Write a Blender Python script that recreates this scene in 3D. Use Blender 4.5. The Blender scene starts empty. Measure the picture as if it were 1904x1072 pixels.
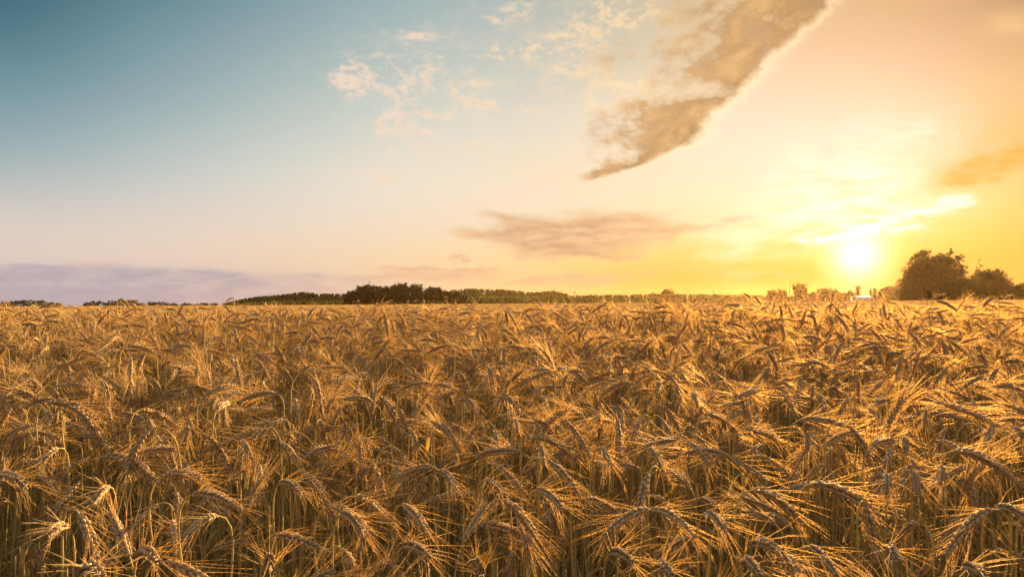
import bpy, math, random
import numpy as np
from mathutils import Vector
R = math.radians
rng = np.random.default_rng(7)
random.seed(7)
sc = bpy.context.scene
COL = sc.collection

# ------------------------------------------------------------------ camera
EYE = 1.30                       # eye height above the ground at the camera
F, CX, HY = 1270.0, 952.0, 556.0  # focal length and eye line, in pixels of the 1904 px wide photograph
cam_d = bpy.data.cameras.new('camera'); cam = bpy.data.objects.new('camera', cam_d); COL.objects.link(cam)
cam.location = (0, 0, EYE); cam.rotation_euler = (R(90), 0, 0)
cam_d.sensor_width = 36.0; cam_d.lens = F / 1904 * 36.0
cam_d.shift_y = (HY - 536.0) / 1904.0
cam_d.clip_start = 0.05; cam_d.clip_end = 6000
cam_d.dof.use_dof = True; cam_d.dof.focus_distance = 3.2; cam_d.dof.aperture_fstop = 16
sc.camera = cam
sc.view_settings.view_transform = 'Standard'; sc.view_settings.look = 'None'
sc.view_settings.exposure = 2.7; sc.view_settings.gamma = 1.0
sc.cycles.max_bounces = 8; sc.cycles.diffuse_bounces = 2; sc.cycles.transmission_bounces = 3
sc.cycles.transparent_max_bounces = 4; sc.cycles.volume_bounces = 0
sc.cycles.use_denoising = True

# ------------------------------------------------------------------ sun
SUN_AZ = math.atan((1595 - CX) / F)
SUN_EL_SEEN = math.atan((HY - 474) / F * math.cos(SUN_AZ))
SUN_EL = R(11)
def dirv(az, el): return Vector((math.sin(az) * math.cos(el), math.cos(az) * math.cos(el), math.sin(el)))
sun_d = bpy.data.lights.new('sun', 'SUN'); sun_o = bpy.data.objects.new('sun', sun_d); COL.objects.link(sun_o)
sun_d.energy = 5.0; sun_d.angle = R(0.5); sun_d.color = (1.0, 0.645, 0.27)
sun_o.rotation_euler = (-dirv(SUN_AZ, SUN_EL)).to_track_quat('-Z', 'Y').to_euler()
sun_o.location = (20, 40, 30)

# ------------------------------------------------------------------ node expressions
class S:
    """a socket with arithmetic"""
    def __init__(s, nt, sock): s.nt, s.k = nt, sock
    def _m(s, op, *a):
        n = s.nt.nodes.new('ShaderNodeMath'); n.operation = op
        for i, v in enumerate((s,) + a):
            if isinstance(v, S): s.nt.links.new(v.k, n.inputs[i])
            else: n.inputs[i].default_value = v
        return S(s.nt, n.outputs[0])
    def __add__(s, o): return s._m('ADD', o)
    __radd__ = __add__
    def __mul__(s, o): return s._m('MULTIPLY', o)
    __rmul__ = __mul__
    def __sub__(s, o): return s._m('SUBTRACT', o)
    def __rsub__(s, o): return s._m('MULTIPLY_ADD', -1.0, o)
    def __truediv__(s, o): return s._m('DIVIDE', o)
    def pow(s, o): return s._m('POWER', o)
    def max(s, o): return s._m('MAXIMUM', o)
    def min(s, o): return s._m('MINIMUM', o)
    def exp(s): return s._m('EXPONENT')
    def abs(s): return s._m('ABSOLUTE')
    def sat(s): return s.max(0.0).min(1.0)
    def step(s, a, b):           # smooth step from a to b (a may exceed b)
        n = s.nt.nodes.new('ShaderNodeMapRange'); n.interpolation_type = 'SMOOTHSTEP'
        s.nt.links.new(s.k, n.inputs['Value'])
        lo, hi, inv = (a, b, False) if a < b else (b, a, True)
        n.inputs['From Min'].default_value = lo; n.inputs['From Max'].default_value = hi
        n.inputs['To Min'].default_value = 1.0 if inv else 0.0
        n.inputs['To Max'].default_value = 0.0 if inv else 1.0
        return S(s.nt, n.outputs['Result'])
def lin(c):
    c = [v / 255.0 for v in c]
    return [v / 12.92 if v <= 0.04045 else ((v + 0.055) / 1.055) ** 2.4 for v in c]
def mixc(nt, fac, a, b, blend='MIX'):
    n = nt.nodes.new('ShaderNodeMix'); n.data_type = 'RGBA'; n.blend_type = blend
    n.clamp_factor = True
    if isinstance(fac, S): nt.links.new(fac.k, n.inputs[0])
    else: n.inputs[0].default_value = fac
    for i, v in ((6, a), (7, b)):
        if isinstance(v, S): nt.links.new(v.k, n.inputs[i])
        else: n.inputs[i].default_value = (*v[:3], 1)
    return S(nt, n.outputs[2])
def combine(nt, x, y, z=0.0):
    n = nt.nodes.new('ShaderNodeCombineXYZ')
    for i, v in enumerate((x, y, z)):
        if isinstance(v, S): nt.links.new(v.k, n.inputs[i])
        else: n.inputs[i].default_value = v
    return S(nt, n.outputs[0])
def noise(nt, vec, scale, detail=5, rough=0.55, dist=0.0):
    n = nt.nodes.new('ShaderNodeTexNoise'); n.inputs['Scale'].default_value = scale
    n.inputs['Detail'].default_value = detail; n.inputs['Roughness'].default_value = rough
    n.inputs['Distortion'].default_value = dist
    if vec is not None: nt.links.new(vec.k, n.inputs['Vector'])
    return S(nt, n.outputs['Fac'])
def fcurve(nt, x, pts):
    """piecewise curve; x and values both scaled into 0..1"""
    n = nt.nodes.new('ShaderNodeFloatCurve'); c = n.mapping.curves[0]
    n.mapping.use_clip = False
    c.points[0].location = pts[0]; c.points[1].location = pts[-1]
    for p in pts[1:-1]: c.points.new(*p)
    for p in c.points: p.handle_type = 'VECTOR'
    n.mapping.update(); nt.links.new(x.k, n.inputs['Value'])
    return S(nt, n.outputs[0])
def ramp(nt, x, stops, interp='B_SPLINE'):
    n = nt.nodes.new('ShaderNodeValToRGB'); n.color_ramp.interpolation = interp
    e = n.color_ramp.elements
    e[0].position = stops[0][0]; e[0].color = (*stops[0][1], 1)
    e[1].position = stops[-1][0]; e[1].color = (*stops[-1][1], 1)
    for p, c in stops[1:-1]:
        k = e.new(p); k.color = (*c, 1)
    nt.links.new(x.k, n.inputs[0])
    return S(nt, n.outputs[0])

# ------------------------------------------------------------------ sky (a world laid out by direction)
W = bpy.data.worlds.new('World'); sc.world = W; W.use_nodes = True
nt = W.node_tree; nt.nodes.clear()
tc = nt.nodes.new('ShaderNodeTexCoord'); sx = nt.nodes.new('ShaderNodeSeparateXYZ')
nrm = nt.nodes.new('ShaderNodeVectorMath'); nrm.operation = 'NORMALIZE'
nt.links.new(tc.outputs['Generated'], nrm.inputs[0]); nt.links.new(nrm.outputs[0], sx.inputs[0])
X, Y, Z = (S(nt, sx.outputs[i]) for i in range(3))
az = X._m('ARCTAN2', Y)                                  # radians, 0 = straight ahead, right positive
el = Z.max(-1.0).min(1.0)._m('ARCSINE') * (180 / math.pi)
a01 = az * (1 / (2 * math.pi)) + 0.5
def azpos(px): return math.atan((px - CX) / F) / (2 * math.pi) + 0.5
PXS = [0, 250, 500, 750, 1000, 1200, 1400, 1600, 1750, 1904]
ROWS = [   # elevation in degrees, colours over PXS, colour behind the camera
 (0.0,  [(184,174,186),(194,180,184),(214,188,176),(234,198,162),(240,196,128),(236,160,66),(226,114,14),(230,114,10),(218,120,12),(208,122,24)], (150,140,160)),
 (3.2,  [(222,203,191),(227,206,190),(235,208,182),(243,212,172),(247,212,150),(247,199,108),(247,187,78),(248,186,58),(243,180,60),(236,172,58)], (160,146,158)),
 (6.5,  [(200,197,190),(216,206,196),(232,214,196),(243,220,192),(249,222,184),(251,223,170),(253,218,160),(253,217,158),(250,214,126),(245,196,96)], (150,146,160)),
 (10.0, [(146,168,174),(180,189,188),(210,208,198),(236,220,198),(245,224,194),(250,225,186),(254,223,192),(254,221,188),(251,212,162),(244,190,106)], (130,138,158)),
 (14.5, [(98,138,152),(138,164,171),(178,190,187),(210,210,197),(228,218,198),(244,221,188),(252,217,188),(251,209,174),(247,200,154),(234,182,116)], (110,130,152)),
 (19.0, [(52,100,117),(104,143,156),(146,168,173),(184,194,188),(202,202,189),(222,206,174),(240,200,156),(237,189,138),(228,176,126),(202,152,104)], (90,116,146)),
 (24.0, [(32,77,96),(66,111,128),(110,146,160),(150,176,180),(178,188,182),(205,190,158),(224,182,132),(216,168,114),(204,156,106),(178,136,96)], (80,110,146)),
 (60.0, [(60,100,126)] * 3 + [(80,116,140)] * 4 + [(108,124,132)] * 3, (70,100,140)),
]
# more rows between these, on a smooth curve through them
_e = np.array([q[0] for q in ROWS]); _c = np.array([[*q[1], q[2]] for q in ROWS], float)
_g = _c.mean(2, keepdims=True); _c[2:] = _c[2:] + .10 * (_g[2:] - _c[2:]); _c[3:, :4] += (4, 5, 4)
_m = np.gradient(_c.reshape(len(_e), -1), _e, axis=0).reshape(_c.shape)
def row_at(e):
    i = int(np.clip(np.searchsorted(_e, e) - 1, 0, len(_e) - 2)); h = _e[i + 1] - _e[i]; u = (e - _e[i]) / h
    v = (2*u**3 - 3*u**2 + 1) * _c[i] + (u**3 - 2*u**2 + u) * h * _m[i] + (3*u**2 - 2*u**3) * _c[i + 1] + (u**3 - u**2) * h * _m[i + 1]
    v = np.clip(v, 2, 255); return (e, [tuple(k) for k in v[:-1]], tuple(v[-1]))
ROWS = [row_at(e) for e in (0, 1.6, 3.2, 4.8, 6.5, 8.2, 10, 12.2, 14.5, 16.7, 19, 21.5, 24)] + [ROWS[-1]]
sky = None
for i, (e0, cols, back) in enumerate(ROWS):
    mid = [(c + b) / 2 for c, b in zip(cols[0], back)]
    mid2 = [(c + b) / 2 for c, b in zip(cols[-1], back)]
    st = [(0.0, lin(back)), (0.22, lin(mid)), (0.34, lin(cols[0]))] + [(azpos(p), lin(c)) for p, c in zip(PXS, cols)] + [(0.66, lin(cols[-1])), (0.78, lin(mid2)), (1.0, lin(back))]
    rp = ramp(nt, a01, st)
    if sky is None: sky = rp
    else:
        ep = ROWS[i - 1][0]
        sky = mixc(nt, ((el - ep) * (1 / (e0 - ep))).sat(), sky, rp)
# position on a flat sheet of sky straight ahead, in thousandths of a turn of the lens (valid for Y > 0)
Ys = Y.max(0.08)
px = X / Ys * (F / 1000) + CX / 1000
py = HY / 1000 - Z / Ys * (F / 1000)
front = Y.step(0.15, 0.4)
P = combine(nt, px, py)
warp = noise(nt, combine(nt, px, py * 1.6), 9.0, 4, 0.6)
warp2 = noise(nt, combine(nt, px + 3.1, py * 1.6), 9.0, 4, 0.6)
wx = px + (warp - 0.5) * 0.09
wy = py + (warp2 - 0.5) * 0.06
nA = noise(nt, combine(nt, px, py * 1.7), 13.0, 8, 0.62)         # puffs
nB = noise(nt, combine(nt, px * 0.8 + py * 0.5, py * 3.4), 17.0, 8, 0.6)  # flat streaks
nC = noise(nt, combine(nt, px, py * 1.5), 36.0, 6, 0.6)          # small flakes
nD = noise(nt, combine(nt, px, py * 1.3), 70.0, 5, 0.65)
def blob(cx, cy, rx, ry, p=1.0, x=None, y=None):
    dx = ((x or wx) - cx / 1000) * (1000 / rx); dy = ((y or wy) - cy / 1000) * (1000 / ry)
    return ((dx * dx + dy * dy) * -p).exp()
def band(x0, y0, x1, y1, wd, soft_ends=0.25, x=None, y=None):
    """a streak between two points"""
    L = math.hypot(x1 - x0, y1 - y0); ux, uy = (x1 - x0) / L, (y1 - y0) / L
    ax = (x or wx) - x0 / 1000; ay = (y or wy) - y0 / 1000
    t = (ax * ux + ay * uy) * (1000 / L); n = (ax * -uy + ay * ux) * (1000 / wd)
    return (n * n * -1.0).exp() * t.step(0.0 - soft_ends * .3, soft_ends) * t.step(1.0 + soft_ends * .3, 1 - soft_ends)

# thin veil of high cloud lit by the sun
veil = noise(nt, combine(nt, px * 0.9 + py * 0.9, py * 2.6 - px * 0.35), 7.0, 7, 0.6, 0.4)
# cloud bank low on the left
bank_top = (py + (nB - 0.5) * 0.014 - (px - 0.2).max(0.0) * 0.045).step(0.485, 0.500)
bank = bank_top * px.step(0.95, 0.30) * (0.58 + (nB - 0.5) * 2.2).sat() * front
sky = mixc(nt, bank * 0.95, sky, lin((172, 160, 172)))
# thin grey-pink bars above the copse
bars = (band(700, 497, 935, 500, 4.0) + band(650, 508, 960, 509, 6.0) * 0.8 + band(930, 527, 1180, 524, 7.0) + band(110, 489, 240, 491, 3) * 0.5 + band(840, 482, 880, 482, 3) + band(1090, 512, 1240, 515, 3) * .5 + band(1370, 517, 1500, 513, 3) * 0.8) * (nB * 2.2 - 0.35).sat() * front
sky = mixc(nt, (bars * 0.85).sat(), sky, lin((222, 170, 140)))
# small flakes high in the middle
flk = blob(655, 138, 38, 30) + blob(672, 168, 28, 14) + blob(770, 130, 42, 28) + blob(720, 125, 26, 12) + blob(765, 215, 62, 42) + blob(800, 245, 45, 22) + blob(722, 208, 30, 16) \
    + blob(745, 280, 40, 11) + blob(665, 305, 38, 17) + blob(712, 330, 26, 13) + blob(972, 18, 22, 18) * 1.4 + blob(926, 45, 20, 9) + blob(930, 97, 30, 12) + blob(985, 97, 38, 15) * 1.2 \
    + blob(882, 150, 24, 11) * 1.2 + blob(862, 107, 22, 8) + blob(885, 193, 30, 13) + blob(960, 207, 52, 9) + blob(707, 99, 24, 7) + blob(775, 68, 34, 9) + blob(900, 265, 60, 18) * 0.6 \
    + blob(1085, 90, 52, 14) * 1.2 + blob(1070, 126, 42, 9) * 1.1 + blob(1110, 48, 70, 22) * 1.1 + blob(1180, 20, 90, 26) * 1.2 + blob(1130, 150, 90, 26) + blob(1165, 190, 60, 26) + blob(945, 375, 60, 9) * 0.8 \
    + blob(1010, 320, 90, 40) * 0.6 + blob(870, 160, 300, 160) * 0.30 + blob(650, 128, 22, 16) + blob(700, 150, 18, 9) + blob(790, 118, 26, 12) + blob(752, 160, 34, 12) + blob(735, 238, 30, 14) + blob(812, 228, 24, 10) + blob(830, 178, 22, 9) * .8 + blob(905, 185, 18, 7) + blob(915, 110, 20, 7) + blob(1020, 92, 18, 10) + blob(1040, 60, 30, 10) + blob(690, 322, 26, 9) * .8
flakes = ((nC * 0.6 + nA * 0.6 + nD * 0.45 - 0.775) * 6.0 * flk.min(1.0) + flk.min(1.2) * 0.10 - 0.05).sat() * front
fcol = mixc(nt, px.step(0.6, 1.25), lin((246, 218, 194)), lin((255, 222, 172)))
sky = mixc(nt, flakes * 0.85, sky, fcol)
# low flat cloud over the horizon
lowc = blob(1010, 438, 110, 30) * 1.1 + blob(1120, 430, 105, 34) * 1.15 + blob(1050, 468, 90, 16) + blob(905, 440, 70, 10) * 0.7 + blob(1200, 410, 60, 22) * 0.6 + blob(935, 395, 50, 10) * 0.8 + band(1190, 445, 1420, 398, 12) * 0.85 + blob(1150, 476, 40, 6) * .7 + blob(960, 410, 40, 18) * .5
lowd = (lowc * 1.25 + (nB - 0.5) * 2.6 * lowc.min(1.0) + (nA - 0.5) * 1.2 * lowc.min(1.0) - 0.28).sat() * front
sky = mixc(nt, lowd * 0.95, sky, mixc(nt, (nB - 0.2).step(0.1, 0.5), lin((200, 156, 118)), lin((238, 196, 150))))
# the big slanting cloud with its sharp lit lower right edge
q = py * 2.5
xe = fcurve(nt, q, [(0, .1565), (.03, .1558), (.125, .1510), (.225, .1470), (.375, .1412), (.5, .1352), (.6, .1325), (.675, .1302), (.725, .1250), (.775, .1195), (.825, .1135), (.862, .1085), (1.0, .095)])
xl = fcurve(nt, q, [(0, .1050), (.125, .1010), (.25, .1040), (.375, .1060), (.5, .1100), (.625, .1070), (.725, .1075), (.85, .1050), (1.0, .090)])
sxx = px + (warp - 0.5) * 0.06 + (nA - 0.5) * 0.035 + (nC - 0.5) * 0.022 + (nD - 0.5) * 0.02
tpx = xe * 10.0 - sxx                                   # distance inside the lower right edge, thousandths
tt = tpx / (xe * 10.0 - xl * 10.0).max(0.01)            # 0 edge .. 1 frayed side
inside = tpx.step(-0.008, 0.020) * py.step(0.352, 0.325) * px.step(1.065, 1.105) * front
low = py.step(0.14, 0.27)
nE = noise(nt, combine(nt, px * 0.81 - py * 0.58, (px * 0.58 + py * 0.81) * 2.6), 9.0, 7, 0.58, 0.3)   # fibres along the cloud
dens = ((1.42 - tt * 1.32 + low * 0.45) + (nA - 0.5) * 2.2 + (nE - 0.5) * 1.8 + (nC - 0.5) * 0.6 - 0.22).sat() * inside
holes = ((nC * 0.6 + nA * 0.6 + nD * 0.45 - 0.74) * 6.0).sat()
dens = dens * (1.0 - tt.step(0.35, 0.75) * (1.0 - holes) * (1.0 - low * 0.5))
core = ((1.42 - tt * 1.50 + low * 0.40) + (nA - 0.5) * 1.7 + (nE - 0.5) * 1.6 + (nC - 0.5) * 0.4 + (warp - 0.5) * 1.8).sat() * tpx.step(0.004, 0.036)
brown = mixc(nt, (nE * 0.9 + nA * 0.5 + nC * 0.3 - 0.35).step(0.25, 0.8), lin((158, 116, 70)), lin((222, 176, 116)))
rim = mixc(nt, px.step(1.1, 1.45), lin((255, 232, 192)), lin((255, 228, 176)))
bcol = mixc(nt, core, rim, brown)
sky = mixc(nt, dens * 0.96, sky, bcol)
# glow just outside the lit edge
edge = (tpx * tpx * -3200.0).exp() * py.step(0.34, 0.25) * py.step(0.0, 0.15) * front
sky = mixc(nt, edge * 0.35, sky, lin((255, 240, 205)))
# brighter streaks round the sun and the orange bars right of it
strk = (band(1470, 445, 1640, 420, 10) * 1.3 + band(1600, 418, 1815, 368, 14) * 1.3 + band(1280, 470, 1700, 330, 60) * 0.5 + band(1420, 330, 1800, 215, 50) * 0.4 + blob(1600, 370, 150, 60) * 0.6 + band(1640, 435, 1720, 425, 6)) * (nB * 3.4 + veil * 1.8 - 2.0).sat() * front
sky = mixc(nt, strk.sat(), sky, (1.04, .95, .77))
ob = (band(1730, 350, 1960, 265, 22) * 1.6 + band(1790, 300, 1930, 215, 30) * 0.4) * (nB * 1.6 - 0.15).sat() * front
sky = mixc(nt, (ob * 0.9).sat(), sky, lin((234, 168, 66)))
tr = (blob(1880, 40, 46, 22) * (nA * 3 - 0.75)).sat() * front
sky = mixc(nt, tr * 0.8, sky, lin((244, 198, 138)))
# added fill light for the wheat: bright unseen sky overhead and behind the camera
sky_fill = Z.step(0.42, 0.70).max(Y.step(0.0, -0.6) * Z.step(0.12, 0.40))
fill_noise = noise(nt, combine(nt, X / Z.max(0.08), Y / Z.max(0.08)), 1.4, 5, 0.6)
sky = mixc(nt, sky_fill * (0.75 + (fill_noise - 0.5) * 1.2).sat(), sky, (.88, .84, .80))
# sun disc and the glow about it
sd = dirv(SUN_AZ, SUN_EL_SEEN)
cosd = X * sd.x + Y * sd.y + Z * sd.z
ang = cosd.min(0.99999)._m('ARCCOSINE') * (180 / math.pi)
g1 = (ang * ang * (-1 / (1.75 ** 2))).exp(); g2 = (ang * (-1 / 4.2)).exp(); g3 = (ang * (-1 / 12.0)).exp()
def addc(a, col, f):
    n = nt.nodes.new('ShaderNodeMix'); n.data_type = 'RGBA'; n.blend_type = 'ADD'; n.clamp_factor = False
    nt.links.new(f.k, n.inputs[0]); nt.links.new(a.k, n.inputs[6]); n.inputs[7].default_value = (*col, 1)
    return S(nt, n.outputs[2])
sky = addc(sky, (1.6, 1.35, 0.95), g1)
# daylight sky texture for the low sun adds to it
nish = nt.nodes.new('ShaderNodeTexSky'); nish.sky_type = 'NISHITA'; nish.sun_disc = False
nish.sun_elevation = SUN_EL; nish.sun_rotation = SUN_AZ; nish.dust_density = 2.0
sm = nt.nodes.new('ShaderNodeBackground'); nt.links.new(nish.outputs[0], sm.inputs[0]); sm.inputs[1].default_value = 0.0004
below = Z.step(-0.06, 0.0)
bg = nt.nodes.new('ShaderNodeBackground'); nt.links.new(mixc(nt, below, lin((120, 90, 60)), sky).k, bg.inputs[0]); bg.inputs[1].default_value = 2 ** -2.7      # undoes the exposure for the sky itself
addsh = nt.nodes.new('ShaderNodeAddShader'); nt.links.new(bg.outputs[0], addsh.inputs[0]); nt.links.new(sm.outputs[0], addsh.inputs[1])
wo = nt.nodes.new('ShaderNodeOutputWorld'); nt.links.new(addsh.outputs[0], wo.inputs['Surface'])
W.cycles.sampling_method = 'MANUAL'; W.cycles.sample_map_resolution = 1024

# ------------------------------------------------------------------ land
def lerp_table(x, xs, ys): return np.interp(x, xs, ys)
D_T = [0.0, 0.9, 1.1, 1.5, 2.0, 2.55, 3.2, 3.8, 4.4, 5.0, 5.6, 6.5, 8, 12, 20, 40]
H_T = [.37, .36, .355, .345, .325, .30, .262, .226, .19, .160, .152, .168, .22, .34, .60, .95]
STALK = 0.94
def canopy(x, y):
    """height of the crop's top above the camera's own ground"""
    x = np.asarray(x, float); y = np.asarray(y, float)
    r = np.hypot(x, y); a = np.arctan2(x, np.maximum(y, 1e-3))
    pxl = np.clip(CX + F * np.tan(np.clip(a, -.75, .75)), -200, 2100)
    d = np.where(y > 0, np.maximum(y, 0.0), 0.0)
    near = -lerp_table(d, D_T, H_T)
    tilt = np.interp(pxl, [0, 500, 952, 1500, 1904], [-.012, -.006, 0.0, .008, .014])
    near = near + tilt * np.clip((d - 2.0) / 3.0, 0, 1) * np.where(d < 12, 1, 1)
    yb = np.interp(pxl, [-200, 0, 400, 650, 1000, 1300, 1500, 1640, 1740, 2100], [570, 570, 569.5, 568, 564, 562, 561, 558.5, 557, 556])
    r1 = np.interp(pxl, [0, 1400, 1700, 1904], [300, 260, 110, 110])
    zb = -(yb - HY) / F
    far = zb * r
    t = np.clip((r - 30) / (r1 - 30), 0, 1); t = t * t * (3 - 2 * t)
    z30 = np.interp(pxl, [0, 1300, 1904], [-.98, -.80, -.62])
    mid = z30 * (1 - t) + far * t
    w = np.clip((r - 8) / 24, 0, 1); w = w * w * (3 - 2 * w)
    return EYE + near * (1 - w) + mid * w
def ground(x, y): return canopy(x, y) - STALK
def unproj(pxl, pyl, d): return np.array([(pxl - CX) / F * d, d, EYE + (HY - pyl) / F * d])

def new_mesh(name, verts, faces, mats, midx=None, smooth=True):
    me = bpy.data.meshes.new(name)
    verts = np.asarray(verts, np.float32)
    me.from_pydata(verts.tolist(), [], faces)
    for m in mats: me.materials.append(m)
    if midx is not None: me.polygons.foreach_set('material_index', np.asarray(midx, np.int32))
    me.polygons.foreach_set('use_smooth', np.full(len(faces), smooth))
    me.update()
    return me
def obj(name, me, parent=None, loc=None):
    o = bpy.data.objects.new(name, me); COL.objects.link(o)
    if parent is not None: o.parent = parent
    if loc is not None: o.location = loc
    return o
def tag(o, label=None, cat=None, group=None, kind=None):
    if label: o['label'] = label
    if cat: o['category'] = cat
    if group: o['group'] = group
    if kind: o['kind'] = kind
    return o

# ------------------------------------------------------------------ materials
def mat(name):
    m = bpy.data.materials.new(name); m.use_nodes = True
    t = m.node_tree; t.nodes.clear()
    out = t.nodes.new('ShaderNodeOutputMaterial')
    return m, t, out
def leafy(name, c1, c2, c3, trans=0.4, rough=0.6, nscale=40.0, spec=0.25, rand=0.35, tcol=None, forward=0.0):
    """thin dry or green plant matter: principled front with light coming through"""
    m, t, out = mat(name)
    geo = t.nodes.new('ShaderNodeTexCoord'); oi = t.nodes.new('ShaderNodeObjectInfo')
    n = noise(t, S(t, geo.outputs['Object']), nscale, 3, 0.6)
    c = mixc(t, n.step(0.3, 0.7), c1, c2)
    c = mixc(t, S(t, oi.outputs['Random']) * rand, c, c3)
    p = t.nodes.new('ShaderNodeBsdfPrincipled'); t.links.new(c.k, p.inputs['Base Color'])
    p.inputs['Roughness'].default_value = rough; p.inputs['Specular IOR Level'].default_value = spec
    tr = t.nodes.new('ShaderNodeBsdfTranslucent')
    tint = mixc(t, 1.0, c, tcol or (1.0, 0.92, 0.70), 'MULTIPLY')
    t.links.new(tint.k, tr.inputs['Color'])
    if forward:                 # light that passes nearly straight on, as through glassy bristles
        rf = t.nodes.new('ShaderNodeBsdfRefraction'); rf.inputs['IOR'].default_value = 1.3; rf.inputs['Roughness'].default_value = 0.7
        t.links.new(c.k, rf.inputs['Color'])
        m2 = t.nodes.new('ShaderNodeMixShader'); m2.inputs[0].default_value = forward
        t.links.new(tr.outputs[0], m2.inputs[1]); t.links.new(rf.outputs[0], m2.inputs[2]); tr = m2
    mx = t.nodes.new('ShaderNodeMixShader'); mx.inputs[0].default_value = trans
    t.links.new(p.outputs[0], mx.inputs[1]); t.links.new(tr.outputs[0], mx.inputs[2])
    t.links.new(mx.outputs[0], out.inputs['Surface'])
    return m
M_STEM = leafy('ripe_straw', (.50, .37, .14), (.36, .265, .085), (.28, .20, .07), trans=0.25, nscale=25, spec=.08, rough=.75)
M_EAR = leafy('ripe_grain', (.48, .345, .20), (.32, .215, .11), (.22, .145, .075), trans=0.08, nscale=150, rough=0.8, spec=0.08)
M_AWN = leafy('awn', (.76, .60, .35), (.66, .50, .265), (.50, .365, .18), trans=0.68, nscale=20, rough=0.65, spec=0.1, forward=0.55)
M_LEAF = leafy('dry_leaf', (.36, .24, .085), (.26, .17, .06), (.20, .13, .05), trans=0.4, nscale=30, spec=.03, rough=.9)
M_SOIL, t, out = mat('dry_soil')
geo = t.nodes.new('ShaderNodeTexCoord')
pos = S(t, geo.outputs['Object'])
n1 = noise(t, pos, 3.0, 6, 0.6); n2 = noise(t, pos, 0.02, 4, 0.5)
c = mixc(t, n1.step(.3, .7), (.085, .055, .03), (.15, .10, .05))
p = t.nodes.new('ShaderNodeBsdfPrincipled'); p.inputs['Roughness'].default_value = 0.95
rgeo = t.nodes.new('ShaderNodeSeparateXYZ'); t.links.new(geo.outputs['Object'], rgeo.inputs[0])
xx, yy = S(t, rgeo.outputs[0]), S(t, rgeo.outputs[1])
rr = (xx * xx + yy * yy)._m('SQRT')
c = mixc(t, rr.step(250, 330), c, mixc(t, n2, (.055, .065, .022), (.10, .095, .035)))   # grass beyond the crop
t.links.new(c.k, p.inputs['Base Color']); t.links.new(p.outputs[0], out.inputs['Surface'])
# far crop seen as a rough mat of ears
M_FAR, t, out = mat('far_crop')
geo = t.nodes.new('ShaderNodeTexCoord'); pos = S(t, geo.outputs['Object'])
n1 = noise(t, pos, 5.0, 6, 0.7); n2 = noise(t, pos, 0.05, 3, 0.5)
c = mixc(t, n1.step(.3, .7), (.22, .135, .05), (.36, .23, .095))
c = mixc(t, n2.step(.35, .65) * 0.5, c, (.28, .175, .075))
p = t.nodes.new('ShaderNodeBsdfPrincipled'); p.inputs['Roughness'].default_value = 1.0; p.inputs['Specular IOR Level'].default_value = 0.0
bp = t.nodes.new('ShaderNodeBump'); bp.inputs['Strength'].default_value = 1.0; bp.inputs['Distance'].default_value = 0.15
t.links.new(n1.k, bp.inputs['Height']); t.links.new(bp.outputs[0], p.inputs['Normal'])
t.links.new(c.k, p.inputs['Base Color'])
tr = t.nodes.new('ShaderNodeBsdfTranslucent'); t.links.new(c.k, tr.inputs[0]); t.links.new(bp.outputs[0], tr.inputs['Normal'])
mx = t.nodes.new('ShaderNodeMixShader'); mx.inputs[0].default_value = 0.12
t.links.new(p.outputs[0], mx.inputs[1]); t.links.new(tr.outputs[0], mx.inputs[2]); t.links.new(mx.outputs[0], out.inputs['Surface'])

# ------------------------------------------------------------------ ground sheet and far crop
def polar_sheet(name, fn, radii, a0, a1, na, m, jitter=0.0):
    verts, faces = [], []
    angs = np.linspace(a0, a1, na)
    full = abs((a1 - a0) - 2 * math.pi) < 1e-6
    if full: angs = angs[:-1]
    n = len(angs)
    for r in radii:
        x = np.sin(angs) * r; y = np.cos(angs) * r
        z = fn(x, y)
        if jitter: z = z + rng.normal(0, jitter, n)
        verts += np.stack([x, y, z], 1).tolist()
    for i in range(len(radii) - 1):
        for j in range(n if full else n - 1):
            k = (j + 1) % n
            faces.append((i * n + j, (i + 1) * n + j, (i + 1) * n + k, i * n + k))
    if full:
        verts.append((0, 0, float(fn(0.0, 0.001)))); c0 = len(verts) - 1
        faces += [(c0, j, (j + 1) % n) for j in range(n)]
    return new_mesh(name, verts, faces, [m])
G_R = [.5, 1, 1.5, 2, 2.5, 3, 3.5, 4, 4.5, 5, 5.5, 6, 7, 8, 10, 12, 15, 18, 22, 27, 32, 40, 50, 65, 80, 95, 110, 130, 150, 180, 220, 260, 300, 350, 420, 500, 600, 750, 950, 1200]
tag(obj('ground', polar_sheet('ground', ground, G_R, -math.pi, math.pi, 181, M_SOIL)), kind='structure')
FAR_R = list(np.geomspace(13, 300, 130))
def far_top(x, y):
    z = canopy(x, y) - 0.05
    r = np.hypot(x, y)
    return np.where(r < 13.01, z - 0.8, z)
tag(obj('distant_wheat', polar_sheet('distant_wheat', far_top, FAR_R, R(-48), R(48), 420, M_FAR, jitter=0.025)),
    'smooth golden sheet of ripe wheat stretching away to the far trees', 'wheat field', kind='stuff')

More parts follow.
